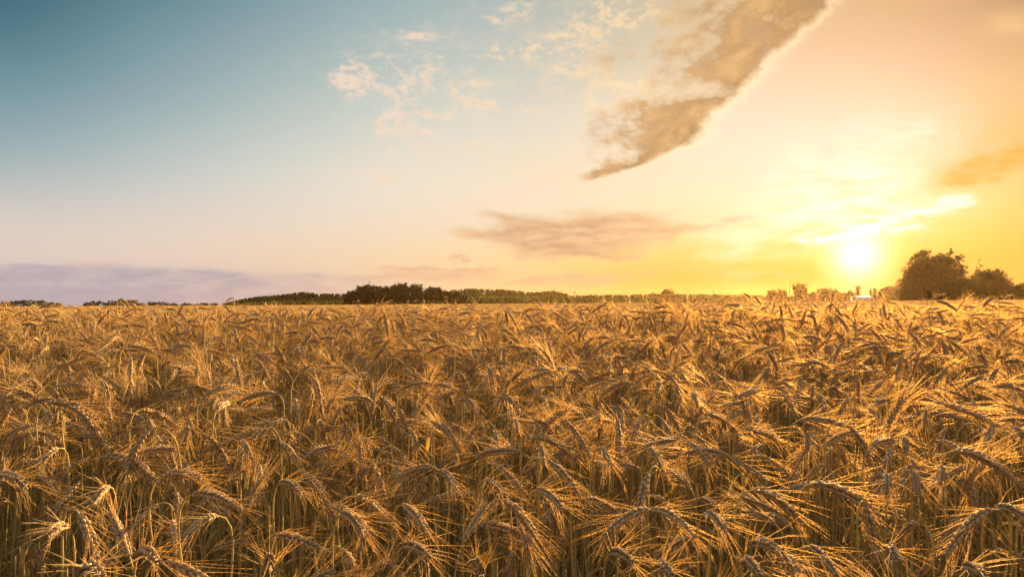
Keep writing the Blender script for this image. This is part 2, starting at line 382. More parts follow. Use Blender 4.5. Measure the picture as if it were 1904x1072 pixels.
# ------------------------------------------------------------------ wheat
class Geo:
    def __init__(s): s.v, s.f, s.m, s.n = [], [], [], 0
    def add(s, v, f, m=0):
        v = np.asarray(v, float); s.v.append(v)
        s.f += [tuple(i + s.n for i in q) for q in f]; s.m += [m] * len(f); s.n += len(v)
    def mesh(s, name, mats): return new_mesh(name, np.concatenate(s.v), s.f, mats, s.m)
def frames(pts):
    pts = np.asarray(pts, float)
    T = np.gradient(pts, axis=0); T /= np.linalg.norm(T, axis=1)[:, None] + 1e-12
    ref = np.array([0.0, 1.0, 0.0]) if abs(T[0] @ np.array([0, 1, 0])) < .9 else np.array([1.0, 0, 0])
    N = []
    n = ref - T[0] * (ref @ T[0]); n /= np.linalg.norm(n)
    for t in T:
        n = n - t * (n @ t); n /= np.linalg.norm(n) + 1e-12; N.append(n)
    N = np.array(N); B = np.cross(T, N)
    return T, N, B
def tube(g, pts, rad, sides, m=0, tip=True):
    pts = np.asarray(pts, float); T, N, B = frames(pts); k = len(pts)
    rad = np.broadcast_to(rad, (k,))
    a = np.arange(sides) * 2 * math.pi / sides
    v = (pts[:, None, :] + rad[:, None, None] * (np.cos(a)[None, :, None] * N[:, None, :] + np.sin(a)[None, :, None] * B[:, None, :])).reshape(-1, 3)
    f = [(i * sides + j, i * sides + (j + 1) % sides, (i + 1) * sides + (j + 1) % sides, (i + 1) * sides + j) for i in range(k - 1) for j in range(sides)]
    g.add(v, f, m)
GR_S = 6
GR_P = [(-.5, 0), (-.36, .68), (-.08, 1.0), (.24, .78), (.5, 0)]
def grain(g, c, T, N, B, ln, w, th, m=0):
    a = np.arange(GR_S) * 2 * math.pi / GR_S
    v = [c + T * (GR_P[0][0] * ln)]
    for s, r in GR_P[1:-1]:
        for q in a: v.append(c + T * (s * ln) + N * (math.cos(q) * r * w) + B * (math.sin(q) * r * th))
    v.append(c + T * (GR_P[-1][0] * ln))
    f = [(0, 1 + (j + 1) % GR_S, 1 + j) for j in range(GR_S)]
    for i in range(2):
        b = 1 + i * GR_S
        f += [(b + j, b + (j + 1) % GR_S, b + GR_S + (j + 1) % GR_S, b + GR_S + j) for j in range(GR_S)]
    b = 1 + 2 * GR_S
    f += [(b + j, b + (j + 1) % GR_S, b + GR_S) for j in range(GR_S)]
    g.add(v, f, m)
def bez2(a, b, c, n):
    t = np.linspace(0, 1, n)[:, None]
    return (1 - t) ** 2 * a + 2 * t * (1 - t) * b + t ** 2 * c
def ear_geo(pts, gE, gA, rg, size=1.0, mE=0, mA=0, nodes=11, awn_len=0.070, awn_r=0.00050, flare=0.45):
    """ear of grain along a curve: four rows of overlapping grains, each with its awn"""
    pts = np.asarray(pts, float)
    seg = np.linalg.norm(np.diff(pts, axis=0), axis=1); L = seg.sum(); cum = np.concatenate([[0], np.cumsum(seg)]) / L
    T, N, B = frames(pts)
    tw = rg.uniform(0, math.pi); spin = rg.normal(0, .5)
    tube(gE, pts, 0.0016 * size, 5, mE)
    def at(u):
        q = lambda A: np.array([np.interp(u, cum, A[:, k]) for k in range(3)])
        t, n = q(T), q(N); t /= np.linalg.norm(t); n -= t * (n @ t); n /= np.linalg.norm(n)
        return q(pts), t, n, np.cross(t, n)
    for i in range(nodes):
        for row in range(4):
            u = (i + (0.5 if row % 2 else 0) + rg.normal(0, .06)) / (nodes - .4)
            if u > 1: continue
            u = min(max(u, 0), 1)
            p, t, n, b = at(u)
            th = tw + spin * u + row * math.pi / 2 + rg.normal(0, .12)
            out = n * math.cos(th) + b * math.sin(th)
            taper = (0.62 + 0.38 * min(1, u / .18)) * (1 - 0.42 * max(0, (u - .62) / .38))
            s = size * taper * rg.uniform(.88, 1.1)
            d = t * math.cos(.40) + out * math.sin(.40); d /= np.linalg.norm(d)
            side = np.cross(d, out); side /= np.linalg.norm(side); o2 = np.cross(side, d)
            c = p + out * 0.0036 * s + d * 0.004 * s
            grain(gE, c, d, side, o2, 0.0140 * s, 0.0036 * s, 0.0030 * s, mE)
            if rg.random() < .66:
                al = awn_len * (0.75 + .5 * math.sin(math.pi * min(1, u * .9 + .15))) * rg.uniform(.7, 1.15)
                fl = flare * rg.uniform(.5, 1.5)
                ad = t * math.cos(fl) + out * math.sin(fl) + np.array(rg.normal(0, .045, 3)); ad /= np.linalg.norm(ad)
                st = c + d * 0.0055 * s
                md = st + ad * al * .5 + out * al * 0.01
                en = st + ad * al + out * al * rg.uniform(-.06, .12) + np.array([0, 0, -1]) * al * .03
                tube(gA, [st, md, en], np.array([1.0, .72, .22]) * awn_r, 3, mA)
def leaf_geo(g, base, ang, ln, rg, m=0, w=0.0045):
    k = 8; v = []; d = np.array([math.cos(ang), math.sin(ang), 0]); sd = np.array([-d[1], d[0], 0])
    p = np.array(base, float); e = rg.uniform(.9, 1.25); drop = rg.uniform(1.6, 3.0); tw = rg.normal(0, 1.2)
    for i in range(k):
        u = i / (k - 1); a = e - drop * u ** 1.3
        ww = w * (1 - u) ** .6 * min(1, .5 + u * 4)
        s2 = sd * math.cos(tw * u) + np.array([0, 0, 1]) * math.sin(tw * u)
        v += [p - s2 * ww, p + s2 * ww + np.array([0, 0, .0008])]
        p = p + (d * math.cos(a) + np.array([0, 0, 1]) * math.sin(a)) * (ln / (k - 1))
    g.add(v, [(2 * i, 2 * i + 1, 2 * i + 3, 2 * i + 2) for i in range(k - 1)], m)
def plant_paths(rg, H, phi0, phi1, L):
    """stem and ear curves leaning into +x; H is the height of the highest point"""
    lean = rg.normal(0.03, .03); curl = rg.uniform(.045, .11)
    ns = 14; pts = [np.zeros(3)]; ph = []
    tot = H - 0.05 + .02
    s = np.concatenate([np.linspace(0, tot - curl, 5), np.linspace(tot - curl, tot, 10)[1:]])
    for i in range(1, len(s)):
        m = (s[i] + s[i - 1]) / 2
        a = lean + (phi0 - lean) * max(0, (m - (tot - curl)) / curl) ** 1.6
        ds = s[i] - s[i - 1]
        pts.append(pts[-1] + np.array([math.sin(a), rg.normal(0, .004), math.cos(a)]) * ds)
    stem = np.array(pts)
    e = [stem[-1]]; wob = rg.normal(0, .12)
    for i in range(9):
        a = phi0 + (phi1 - phi0) * ((i + .5) / 9) ** .8
        e.append(e[-1] + np.array([math.sin(a), wob * .4 * i / 9, math.cos(a)]) * (L / 9))
    ear = np.array(e)
    dz = H - max(stem[:, 2].max(), ear[:, 2].max())
    k = np.clip(stem[:, 2] / stem[:, 2].max(), 0, 1)
    stem[:, 2] += k * dz; ear[:, 2] += dz
    return stem, ear
POSES = [(8, 22), (20, 38), (38, 62), (55, 82), (70, 98), (85, 118), (95, 125), (110, 135), (120, 148), (130, 155), (140, 166), (150, 172), (160, 176), (145, 178), (100, 120), (75, 112),
         (60, 105), (125, 170), (155, 168), (30, 75), (12, 50), (135, 150), (105, 160), (90, 100)]
MATS = [M_STEM, M_EAR, M_AWN, M_LEAF]
VARS = []                     # separate meshes for the counted plants, joined ones for the crop
vcol = bpy.data.collections.new('wheat_kinds')
for i, (p0, p1) in enumerate(POSES):
    rg = np.random.default_rng(100 + i)
    stem, ear = plant_paths(rg, STALK, R(p0), R(p1), rg.uniform(.07, .115))
    gs, ge, ga, gl = Geo(), Geo(), Geo(), Geo()
    tube(gs, stem, np.linspace(.0021, .0013, len(stem)), 5)
    ear_geo(ear, ge, ga, rg, size=rg.uniform(.85, 1.12), flare=rg.uniform(.26, .5), awn_len=rg.uniform(.055, .08))
    for z in rg.uniform(.45, .72, 1): leaf_geo(gl, (0.02, 0, z), rg.uniform(0, 6.28), rg.uniform(.13, .22), rg)
    VARS.append(dict(stem=gs.mesh('wheat_stem', [M_STEM]), ear=ge.mesh('wheat_ear', [M_EAR]), awns=ga.mesh('wheat_awns', [M_AWN]), leaf=gl.mesh('wheat_leaf', [M_LEAF]), ear_mid=ear[5], pose=(p0, p1)))
    gj = Geo()
    for g, m in ((gs, 0), (ge, 1), (ga, 2), (gl, 3)): gj.add(np.concatenate(g.v), g.f, m)
    o = bpy.data.objects.new('wheat_kind_%02d' % i, gj.mesh('wheat_kind', MATS)); vcol.objects.link(o)
NV = len(VARS)
# bare straws with withered leaves that fill the crop below the ears
NSTRAW = 4
for i in range(NSTRAW):
    rg = np.random.default_rng(300 + i); gj = Geo()
    for q in range(3):
        b = rg.normal(0, .03, 2); h = rg.uniform(.5, .85); top = np.array([b[0] + rg.normal(0, .05), b[1] + rg.normal(0, .05), h])
        p0_ = np.array([b[0], b[1], 0]); tube(gj, bez2(p0_, (p0_ + top) / 2 + np.array([*rg.normal(0, .015, 2), 0]), top, 5), np.array([.002, .0019, .0017, .0015, .0012]), 4, 0)
        leaf_geo(gj, (p0_ + top) / 2, rg.uniform(0, 6.28), rg.uniform(.14, .26), rg, 3, w=.005)
        leaf_geo(gj, p0_ + (top - p0_) * .9, rg.uniform(0, 6.28), rg.uniform(.10, .2), rg, 3, w=.004)
    o = bpy.data.objects.new('wheat_kind_%02d' % (NV + i), gj.mesh('straw_kind', MATS)); vcol.objects.link(o)
# coarse clumps for the crop behind the rise
NCL = 3
for i in range(NCL):
    rg = np.random.default_rng(400 + i); gj = Geo()
    for q in range(26):
        b = rg.uniform(-.3, .3, 2); h = rg.normal(STALK - .02, .045); a = rg.uniform(0, 6.28); dv = np.array([math.cos(a), math.sin(a), 0])
        p = np.array([b[0], b[1], 0.3]); tp = np.array([b[0], b[1], h])
        tube(gj, [p, tp - np.array([0, 0, .03]), tp], .002, 3, 0)
        c = bez2(tp, tp + dv * .05 + np.array([0, 0, .012]), tp + dv * .085 - np.array([0, 0, .05]), 5)
        tube(gj, c, np.array([.003, .006, .007, .006, .002]), 5, 1)
        for w in range(8):
            s = c[w % 5]; dd = dv + rg.normal(0, .5, 3); dd /= np.linalg.norm(dd)
            tube(gj, [s, s + dd * .07], .0006, 3, 2)
    o = bpy.data.objects.new('wheat_kind_%02d' % (NV + NSTRAW + i), gj.mesh('clump_kind', MATS)); vcol.objects.link(o)

# --- plants traced ear by ear: where the ear leaves its stem, where its tip is (photo pixels), and what it looks like
HERO = [
 (107,833,70,866,'small grey wheat ear hooked over leftwards beside the left edge, below the orange pair',0),
 (197,846,294,898,'stout wheat ear in the lower left sloping down right, its long pale beard fanned beneath',0),
 (302,886,387,898,'wheat ear lying almost level in the lower left, right of the stout sloping one',0),
 (359,918,447,946,'plump grey-gold wheat ear arching right, upper of the crossed pair at lower left',0),
 (403,958,343,999,'plump wheat ear bent down left, lower of the crossed pair at lower left',0),
 (520,898,564,918,'short wheat ear drooping right from a thin stem, lower left of centre',0),
 (125,978,87,995,'pale wheat ear hooked left on a sharply curved stem near the bottom left corner',0),
 (505,1072,503,1030,'upright orange wheat ear with spiky awns poking up from the bottom edge',0),
 (89,749,185,781,'ruddy wheat ear stretched level to the right, upper of the left-hand orange pair',0),
 (137,757,201,837,'long ruddy wheat ear hanging down right, lower of the left-hand orange pair',0),
 (524,779,492,813,'ruddy wheat ear hanging down left, alone at mid height left of centre',0),
 (274,781,288,805,'small dark wheat ear with pale bent neck, left of two side by side',0),
 (347,779,359,801,'small dark wheat ear with pale bent neck, right of two side by side',0),
 (447,821,468,850,'small wheat ear nodding right under a pale crook, left of centre',0),
 (8,716,2,668,'tall bright orange wheat ear standing upright at the very left edge',0),
 (202,904,173,938,'thin grey wheat ear hanging left below the stout sloping ear',0),
 (548,741,556,775,'wheat ear facing the camera with awns bursting all round, left of centre',0),
 (405,741,392,760,'small wheat ear with a starburst of awns above the two small dark ears',0),
 (-6,884,52,904,'brown wheat ear entering from the left edge in the lower third',0),
 (613,942,690,990,'long wheat ear sagging right, lower left of centre near the bottom',0),
 (258,1031,294,1043,'pale wheat ear curled over just above the bottom edge, lower left',0),
 (150,1066,190,1070,'wheat ear cut by the bottom edge, nearest the bottom left corner',0),
 (709,737,749,809,'glowing orange wheat ear hanging right with beard raised high, left of centre',0),
 (765,805,777,836,'wheat ear with a thick pale beard spread downwards below the glowing orange ear',0),
 (674,890,668,817,'upright reddish wheat ear with splayed awns, left of the level orange ear',0),
 (809,870,737,888,'bright orange wheat ear lying level and pointing left, in the lower middle',0),
 (817,876,850,908,'wheat ear falling right from the same crook as the level orange ear',0),
 (918,862,975,918,'long wheat ear slanting down right with fine bright awns, in the lower middle',0),
 (999,910,1047,946,'pale-necked wheat ear slanting right, centre of the lower crop',0),
 (1206,946,1120,999,'big wheat ear drooping left, left arm of the umbrella-like pair',0),
 (1212,946,1290,995,'big wheat ear drooping right, right arm of the umbrella-like pair',0),
 (938,930,1003,1007,'heavy wheat ear hanging steeply right, below the long slanting one',0),
 (898,894,938,918,'short wheat ear nodding right just under the long slanting one',0),
 (660,922,737,983,'knobbly wheat ear sloping down right under the upright reddish ear',0),
 (636,954,680,995,'knobbly wheat ear left of and below its sloping twin, lower left of centre',0),
 (749,938,797,991,'slim wheat ear sloping right in the shade of the level orange ear',0),
 (821,789,850,829,'dark brown wheat ear with a pale crook, bent right, near the centre',0),
 (870,741,890,775,'wheat ear bent right with long parted awns, above the dark brown one',0),
 (938,735,922,757,'small dark wheat ear hooked left on a curved stem near the centre',0),
 (991,813,1071,850,'pale wheat ear stretched right with a sheaf of long level awns, centre',0),
 (1007,833,1011,858,'short wheat ear pointing down at the viewer beneath the sheaf of level awns',0),
 (1176,713,1120,733,'arched wheat ear bowed left with bright awns swept left, right of centre',0),
 (1228,709,1220,733,'small dark wheat ear hanging straight with awns all round, right of the bowed one',0),
 (1232,755,1269,813,'strong golden wheat ear hanging right with sunlit awns, right of centre',0),
 (1206,833,1232,866,'wheat ear bent right below the strong golden one',0),
 (1112,833,1136,862,'pale thin wheat ear bent right, between two brighter ears right of centre',0),
 (918,801,926,837,'wheat ear hanging straight down under a round pale crook, at the centre',0),
 (956,777,962,801,'small wheat ear under a pale bent neck, above and right of the straight one',0),
 (898,1068,884,1035,'spiky upright wheat ear rising from the bottom edge, left of the middle',0),
 (1136,1027,1176,1043,'pale flat wheat ear leaning right near the bottom, under the umbrella-like pair',0),
 (1220,1055,1250,1067,'rounded pale wheat ear at the bottom edge, right of the middle',0),
 (749,1015,801,1035,'greyish wheat ear bent flat right near the bottom, left of the middle',0),
 (1282,823,1316,862,'golden wheat ear bent right with a bright open fan of awns',0),
 (1403,805,1379,735,'tall upright wheat ear glowing gold, with awns flaring up like a crown',0),
 (1594,700,1597,749,'dark wheat ear hanging straight down inside a sunburst of awns, under the sun',0),
 (1578,741,1554,785,'wheat ear hanging down left beside the sunburst one',0),
 (1707,717,1667,749,'dark wheat ear bowed left with a bright curtain of awns, right of the sunburst',0),
 (1723,761,1719,793,'small dark wheat ear hanging straight, below the bowed one on the right',0),
 (1457,733,1476,765,'dark wheat ear bent right, between the crown-like and sunburst ears',0),
 (1512,715,1510,741,'small dark wheat ear hanging straight, left of the sunburst one',0),
 (1401,910,1490,970,'big wheat ear sloping down right with level awns above it, lower right',0),
 (1514,898,1631,954,'long wheat ear curving right under a bright brush of awns, lower right',0),
 (1776,837,1885,890,'long dark wheat ear sloping right under swept golden awns, at the right edge',0),
 (1844,946,1760,1030,'biggest wheat ear, drooping left with a heavy beard, near the bottom right corner',0),
 (1852,942,1910,962,'wheat ear falling right from the crook beside the biggest ear',0),
 (1312,954,1349,983,'pale wheat ear hooked right on a high arched neck, lower right of centre',0),
 (1397,1011,1453,1027,'grey wheat ear arching right like a caterpillar near the bottom, right of centre',0),
 (1445,1035,1482,1059,'pale wheat ear just under the caterpillar-like one',0),
 (1381,1047,1413,1067,'pale wheat ear at the bottom edge, left of the caterpillar-like one',0),
 (1506,1015,1554,1067,'knobbly wheat ear hanging steeply right at the bottom, right of the caterpillar-like one',0),
 (1649,1023,1668,1038,'small pale wheat ear crooked over near the bottom, left of the biggest ear',0),
 (1647,882,1649,916,'wheat ear hanging straight under level awns, left of two alike, lower right',0),
 (1701,878,1707,922,'wheat ear hanging straight under level awns, right of two alike, lower right',0),
 (1752,866,1748,898,'wheat ear with a pale crook beside the two straight hanging ones, lower right',0),
 (1502,809,1502,835,'small dark wheat ear with a white crook, below the sunburst one',0),
 (1683,813,1685,844,'dark wheat ear with a pale crook, right of centre in the right half',0),
 (1792,1057,1830,1069,'wheat ear at the bottom edge, right of the small crooked one',0),
 (1884,797,1914,815,'wheat ear with a brush of golden awns leaving at the right edge',0),
 (1431,684,1413,708,'small dark wheat ear hooked left behind the crown-like one',0),
 (1382,545,1397,558,'thin curved wheat ear rising above the horizon, left of the two beside each other',1),
 (1402,551,1415,567,'thin curved wheat ear rising above the horizon, right of the two beside each other',1),
 (1741,560,1779,577,'curved wheat ear bent right in front of the big round tree',1),
 (1850,553,1828,570,'curved wheat ear bent left in front of the second tree at the right',1),
 (1632,544,1641,552,'small lone wheat ear on a tall stem against the hazy trees under the sun',1),
 (224,555,240,572,'thin wheat ear standing up above the horizon, far left',1),
 (997,561,1008,571,'lone small wheat ear standing above the horizon, near the middle',1),
 (713,580,722,625,'dark wheat ear hanging upright under a pale tuft, below the wood left of centre',1),
]
D_TAB = np.linspace(.75, 5.6, 400)
Y_TAB = HY - (canopy(np.zeros(400), D_TAB) - EYE) / D_TAB * F
hero_lines = []
def wheat_thing(label, group, loc):
    e = bpy.data.objects.new('wheat_plant', None); COL.objects.link(e); e.location = loc; e.empty_display_size = .05
    tag(e, label, 'wheat', group)
    return e
for hi, (ax, ay, bx, by, lab, sky_row) in enumerate(HERO):
    rg = np.random.default_rng(900 + hi)
    plen = math.hypot(bx - ax, by - ay)
    dcan = float(np.interp(-min(ay, by), -Y_TAB[::1], D_TAB)) if not sky_row else .10 * F / max(plen, 14) * .8
    yc = min(ay, by)
    if not sky_row:
        dcan = float(np.interp(yc, Y_TAB[::-1], D_TAB[::-1]))
        dcan *= rg.uniform(.93, .99)
    else: dcan = float(np.clip(dcan, 3.2, 5.2))
    d = min(dcan, .135 * F / plen)
    d = max(d, .8)
    A = unproj(ax, ay, d); B = unproj(bx, by, d); l3 = np.linalg.norm(B - A)
    if l3 < .088:
        B = unproj(bx, by, d - math.sqrt(.088 ** 2 - l3 ** 2) * .8)
        l3 = np.linalg.norm(B - A)
    up = by < ay - 10
    dirh = (B - A) / l3
    if up:
        ctrl = (A + B) / 2 + np.array([rg.normal(0, .004), 0, 0])
        t0 = dirh
    else:
        ctrl = (A + B) / 2 + np.array([0, 0, 1.0]) * l3 * rg.uniform(.16, .26) - dirh * l3 * .08
        t0 = ctrl - A; t0 /= np.linalg.norm(t0)
    ear = bez2(A, ctrl, B, 10)
    gz = float(ground(A[0], A[1]))
    if up: foot = np.array([A[0] - t0[0] * .25 + rg.normal(0, .02), A[1] + rg.normal(0, .03), gz]); mid = A - t0 * .3
    else:
        foot = np.array([A[0] - np.sign(bx - ax + .01) * rg.uniform(-.02, .05), A[1] + rg.normal(0, .04), gz])
        mid = A - t0 * .05 + np.array([0, 0, .0])
    low = foot + (A - foot) * .82; low[2] = gz + (A[2] - gz) * (.8 if not up else .7)
    if up: s1 = bez2(foot, A - t0 * .35, A, 10)
    else:
        neck = bez2(low, A - t0 * .06 + np.array([0, 0, .004]), A, 7)
        s1 = np.concatenate([np.linspace(foot, low, 4)[:-1], neck])
    org = foot.copy()
    e = wheat_thing(lab, None, org.tolist())
    gs, ge, ga, gl = Geo(), Geo(), Geo(), Geo()
    sz = float(np.clip(l3 / .10, .85, 1.25))
    tube(gs, s1 - org, np.linspace(.0022, .0014, len(s1)), 6)
    ear_geo(ear - org, ge, ga, rg, size=sz, nodes=12, awn_len=.070 * sz, flare=rg.uniform(.32, .62), awn_r=.00054)
    leaf_geo(gl, (low - org) * .75, rg.uniform(0, 6.28), rg.uniform(.14, .22), rg)
    obj('stem', gs.mesh('wheat_stem', [M_STEM]), e)
    er = obj('ear', ge.mesh('wheat_ear', [M_EAR]), e)
    obj('awns', ga.mesh('wheat_awns', [M_AWN]), er)
    obj('leaf', gl.mesh('wheat_leaf', [M_LEAF]), e)
    hero_lines.append((ax, ay, bx, by, d))

# --- all other plants
def scatter(n, d0, d1, spread=.84):
    u = rng.random(n); d = np.sqrt(d0 * d0 + u * (d1 * d1 - d0 * d0))
    return (rng.random(n) * 2 - 1) * (spread * d + .55), d
plants = []
def add_plants(n, d0, d1, kinds='ear', hoff=0.0, hsd=.05):
    x, y = scatter(n, d0, d1)
    for X_, Y_ in zip(x, y):
        if kinds == 'ear':
            vid = int(rng.integers(NV)); sw = swell(X_, Y_); dz = rng.normal(hoff, hsd) + .022 * sw
            a = rng.normal(-.25, .9) if rng.random() < .62 + .28 * sw else rng.normal(math.pi, .9)   # most bow right and a little towards the lens
            plants.append([X_, Y_, vid, a, 1.0 + rng.normal(0, .06), dz])
        elif kinds == 'straw':
            plants.append([X_, Y_, NV + int(rng.integers(NSTRAW)), rng.uniform(0, 6.28), rng.uniform(.85, 1.12), rng.normal(-.03, .04)])
        else:
            plants.append([X_, Y_, NV + NSTRAW + int(rng.integers(NCL)), rng.uniform(0, 6.28), rng.uniform(.9, 1.1), rng.normal(0, .03)])
def swell(x, y):                 # broad waves laid into the crop by wind
    return math.sin(1.9 * x + .7 * y + 1.0) * .5 + math.sin(.8 * x - 1.6 * y + 2.2) * .35 + math.sin(3.3 * x + 2.1 * y) * .3
def area(d0, d1): return .84 * (d1 * d1 - d0 * d0) + 1.1 * (d1 - d0)
add_plants(int(area(.72, 1.5) * 85), .72, 1.5, hoff=-.05, hsd=.06)
add_plants(int(area(1.5, 3.0) * 180), 1.5, 3.0, hoff=-.02, hsd=.05)
add_plants(int(area(3.0, 7.0) * 200), 3.0, 7.0, hoff=-.02, hsd=.045)
add_plants(int(area(3.5, 6.5) * 9), 3.5, 6.5, hoff=.08, hsd=.03)
add_plants(int(area(.6, 1.8) * 190), .6, 1.8, 'straw')
add_plants(int(area(1.8, 3.0) * 110), 1.8, 3.0, 'straw')
add_plants(int(area(3.0, 7.0) * 30), 3.0, 7.0, 'straw')
add_plants(int(area(6.8, 16) * 6), 6.8, 16, 'clump')
add_plants(int(area(16, 60) * 1.0), 16, 60, 'clump')
cand, rest = [], []
for p in plants:
    X_, Y_, vid, a, s, dz = p
    g = float(ground(X_, Y_))
    if vid < NV:
        hgt = STALK + dz; s = hgt / STALK
        em = VARS[vid]['ear_mid'] * s
        ex = X_ + em[0] * math.cos(a) - em[1] * math.sin(a); ey = Y_ + em[0] * math.sin(a) + em[1] * math.cos(a); ez = g + em[2]
        if ey < .62: continue
        qx = CX + F * ex / ey; qy = HY - F * (ez - EYE) / ey
        if ey < .85 and qy < 1040: continue
        bad = False
        if ey < 2.6:
            for hx0, hy0, hx1, hy1, hd in hero_lines:
                t = ((qx - hx0) * (hx1 - hx0) + (qy - hy0) * (hy1 - hy0)) / ((hx1 - hx0) ** 2 + (hy1 - hy0) ** 2 + 1)
                t = min(1.2, max(-.2, t)); dd = math.hypot(qx - hx0 - t * (hx1 - hx0), qy - hy0 - t * (hy1 - hy0))
                if dd < 42 / max(hd, .8) and ey < hd + .12: bad = True; break
        if bad: continue
        q = [X_, Y_, g, vid, a, s, qx, qy, ey]
        if -20 < qx < 1924 and qy < 1075: cand.append(q)
        else: rest.append(q)
    else: rest.append([X_, Y_, g, vid, a, s * (1 + dz), 0, 0, Y_])
cand.sort(key=lambda q: q[8])
N_IND = 300 - len(HERO)
rest += cand[N_IND:]
for X_, Y_, g, vid, a, s, qx, qy, ey in cand[:N_IND]:
    V = VARS[vid]; c = math.cos(a); p0 = V['pose'][0]
    if V['pose'][1] <= 60: lab, gr = 'ordinary ripe wheat plant of the near crop, its bearded ear still upright', 'upright wheat ears of the near crop'
    elif c > .5: lab, gr = 'ordinary ripe wheat plant of the near crop, its bearded ear bowed right', 'wheat ears of the near crop bowed right'
    elif c < -.5: lab, gr = 'ordinary ripe wheat plant of the near crop, its bearded ear bowed left', 'wheat ears of the near crop bowed left'
    elif math.sin(a) < 0: lab, gr = 'ordinary ripe wheat plant of the near crop, its bearded ear nodding at the viewer', 'wheat ears of the near crop nodding forward'
    else: lab, gr = 'ordinary ripe wheat plant of the near crop, its bearded ear nodding away', 'wheat ears of the near crop nodding away'
    e = wheat_thing(lab, gr, (X_, Y_, g)); e.rotation_euler = (rng.normal(0, .05), rng.normal(0, .05), a); e.scale = (s, s, s)
    obj('stem', V['stem'], e); er = obj('ear', V['ear'], e); obj('awns', V['awns'], er); obj('leaf', V['leaf'], e)
# the rest of the crop: one object, each point grows one plant
arr = np.array(rest)
me = bpy.data.meshes.new('wheat_crop'); me.from_pydata(arr[:, :3].tolist(), [], [])
at_r = me.attributes.new('turn', 'FLOAT', 'POINT'); at_r.data.foreach_set('value', arr[:, 4].astype(np.float32))
at_l = me.attributes.new('lean', 'FLOAT', 'POINT'); at_l.data.foreach_set('value', rng.normal(0, .05, len(arr)).astype(np.float32))
at_s = me.attributes.new('size', 'FLOAT', 'POINT'); at_s.data.foreach_set('value', arr[:, 5].astype(np.float32))
at_v = me.attributes.new('kind_id', 'INT', 'POINT'); at_v.data.foreach_set('value', arr[:, 3].astype(np.int32))
crop = tag(obj('wheat_crop', me), 'dense mass of ripe bearded wheat filling the field behind the near ears', 'wheat field', kind='stuff')
ng = bpy.data.node_groups.new('grow_wheat', 'GeometryNodeTree')
ng.interface.new_socket('Geometry', in_out='INPUT', socket_type='NodeSocketGeometry')
ng.interface.new_socket('Geometry', in_out='OUTPUT', socket_type='NodeSocketGeometry')
gi = ng.nodes.new('NodeGroupInput'); go = ng.nodes.new('NodeGroupOutput')
iop = ng.nodes.new('GeometryNodeInstanceOnPoints'); ci = ng.nodes.new('GeometryNodeCollectionInfo')
ci.inputs['Collection'].default_value = vcol; ci.inputs['Separate Children'].default_value = True; ci.inputs['Reset Children'].default_value = True
def named(nm, ty):
    n = ng.nodes.new('GeometryNodeInputNamedAttribute'); n.data_type = ty; n.inputs['Name'].default_value = nm
    return n.outputs['Attribute']
cmb = ng.nodes.new('ShaderNodeCombineXYZ'); ng.links.new(named('turn', 'FLOAT'), cmb.inputs[2]); ng.links.new(named('lean', 'FLOAT'), cmb.inputs[1])
ng.links.new(gi.outputs[0], iop.inputs['Points']); ng.links.new(ci.outputs[0], iop.inputs['Instance'])
iop.inputs['Pick Instance'].default_value = True
ng.links.new(named('kind_id', 'INT'), iop.inputs['Instance Index'])
ng.links.new(cmb.outputs[0], iop.inputs['Rotation']); ng.links.new(named('size', 'FLOAT'), iop.inputs['Scale'])
ng.links.new(iop.outputs[0], go.inputs[0])
crop.modifiers.new('grow', 'NODES').node_group = ng

# ------------------------------------------------------------------ trees
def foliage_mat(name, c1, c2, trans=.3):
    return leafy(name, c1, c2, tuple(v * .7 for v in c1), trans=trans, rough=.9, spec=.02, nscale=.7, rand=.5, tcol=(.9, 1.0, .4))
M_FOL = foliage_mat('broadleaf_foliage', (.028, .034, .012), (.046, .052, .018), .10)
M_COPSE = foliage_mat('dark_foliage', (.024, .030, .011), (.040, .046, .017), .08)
M_FAR_TREE = foliage_mat('haze_tinted_foliage', (.068, .074, .062), (.09, .096, .08), .1)  # distance haze put into the leaf colour, greyer and paler
M_HAZY = foliage_mat('haze_tinted_conifer_foliage', (.085, .092, .055), (.115, .12, .07), .18)  # paler copy of the conifer foliage, haze mixed into its colour
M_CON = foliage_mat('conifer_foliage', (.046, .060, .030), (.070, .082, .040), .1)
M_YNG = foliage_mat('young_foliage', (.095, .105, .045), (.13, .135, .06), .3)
M_BARK, t, out = mat('bark')
p = t.nodes.new('ShaderNodeBsdfPrincipled'); p.inputs['Roughness'].default_value = .9
tcn = t.nodes.new('ShaderNodeTexCoord'); nn = noise(t, S(t, tcn.outputs['Object']), 6, 5, .6)
t.links.new(mixc(t, nn, (.05, .035, .022), (.11, .08, .055)).k, p.inputs['Base Color']); t.links.new(p.outputs[0], out.inputs['Surface'])
def leaf_cards(g, C, size, rg, m=0, stretch=1.5):
    """scatter of small leaf-shaped faces (each a bent diamond) at the given centres"""
    n = len(C); nr = rg.normal(0, 1, (n, 3)); nr /= np.linalg.norm(nr, axis=1)[:, None]
    tv = rg.normal(0, 1, (n, 3)); tv -= nr * (tv * nr).sum(1)[:, None]; tv /= np.linalg.norm(tv, axis=1)[:, None]
    bv = np.cross(nr, tv); s = (size * rg.uniform(.6, 1.4, n))[:, None]
    v = np.stack([C - tv * s * stretch * .5, C + bv * s * .42 + nr * s * .1, C + tv * s * stretch * .5, C - bv * s * .42 + nr * s * .1], 1).reshape(-1, 3)
    g.add(v, [(4 * i, 4 * i + 1, 4 * i + 2, 4 * i + 3) for i in range(n)], m)
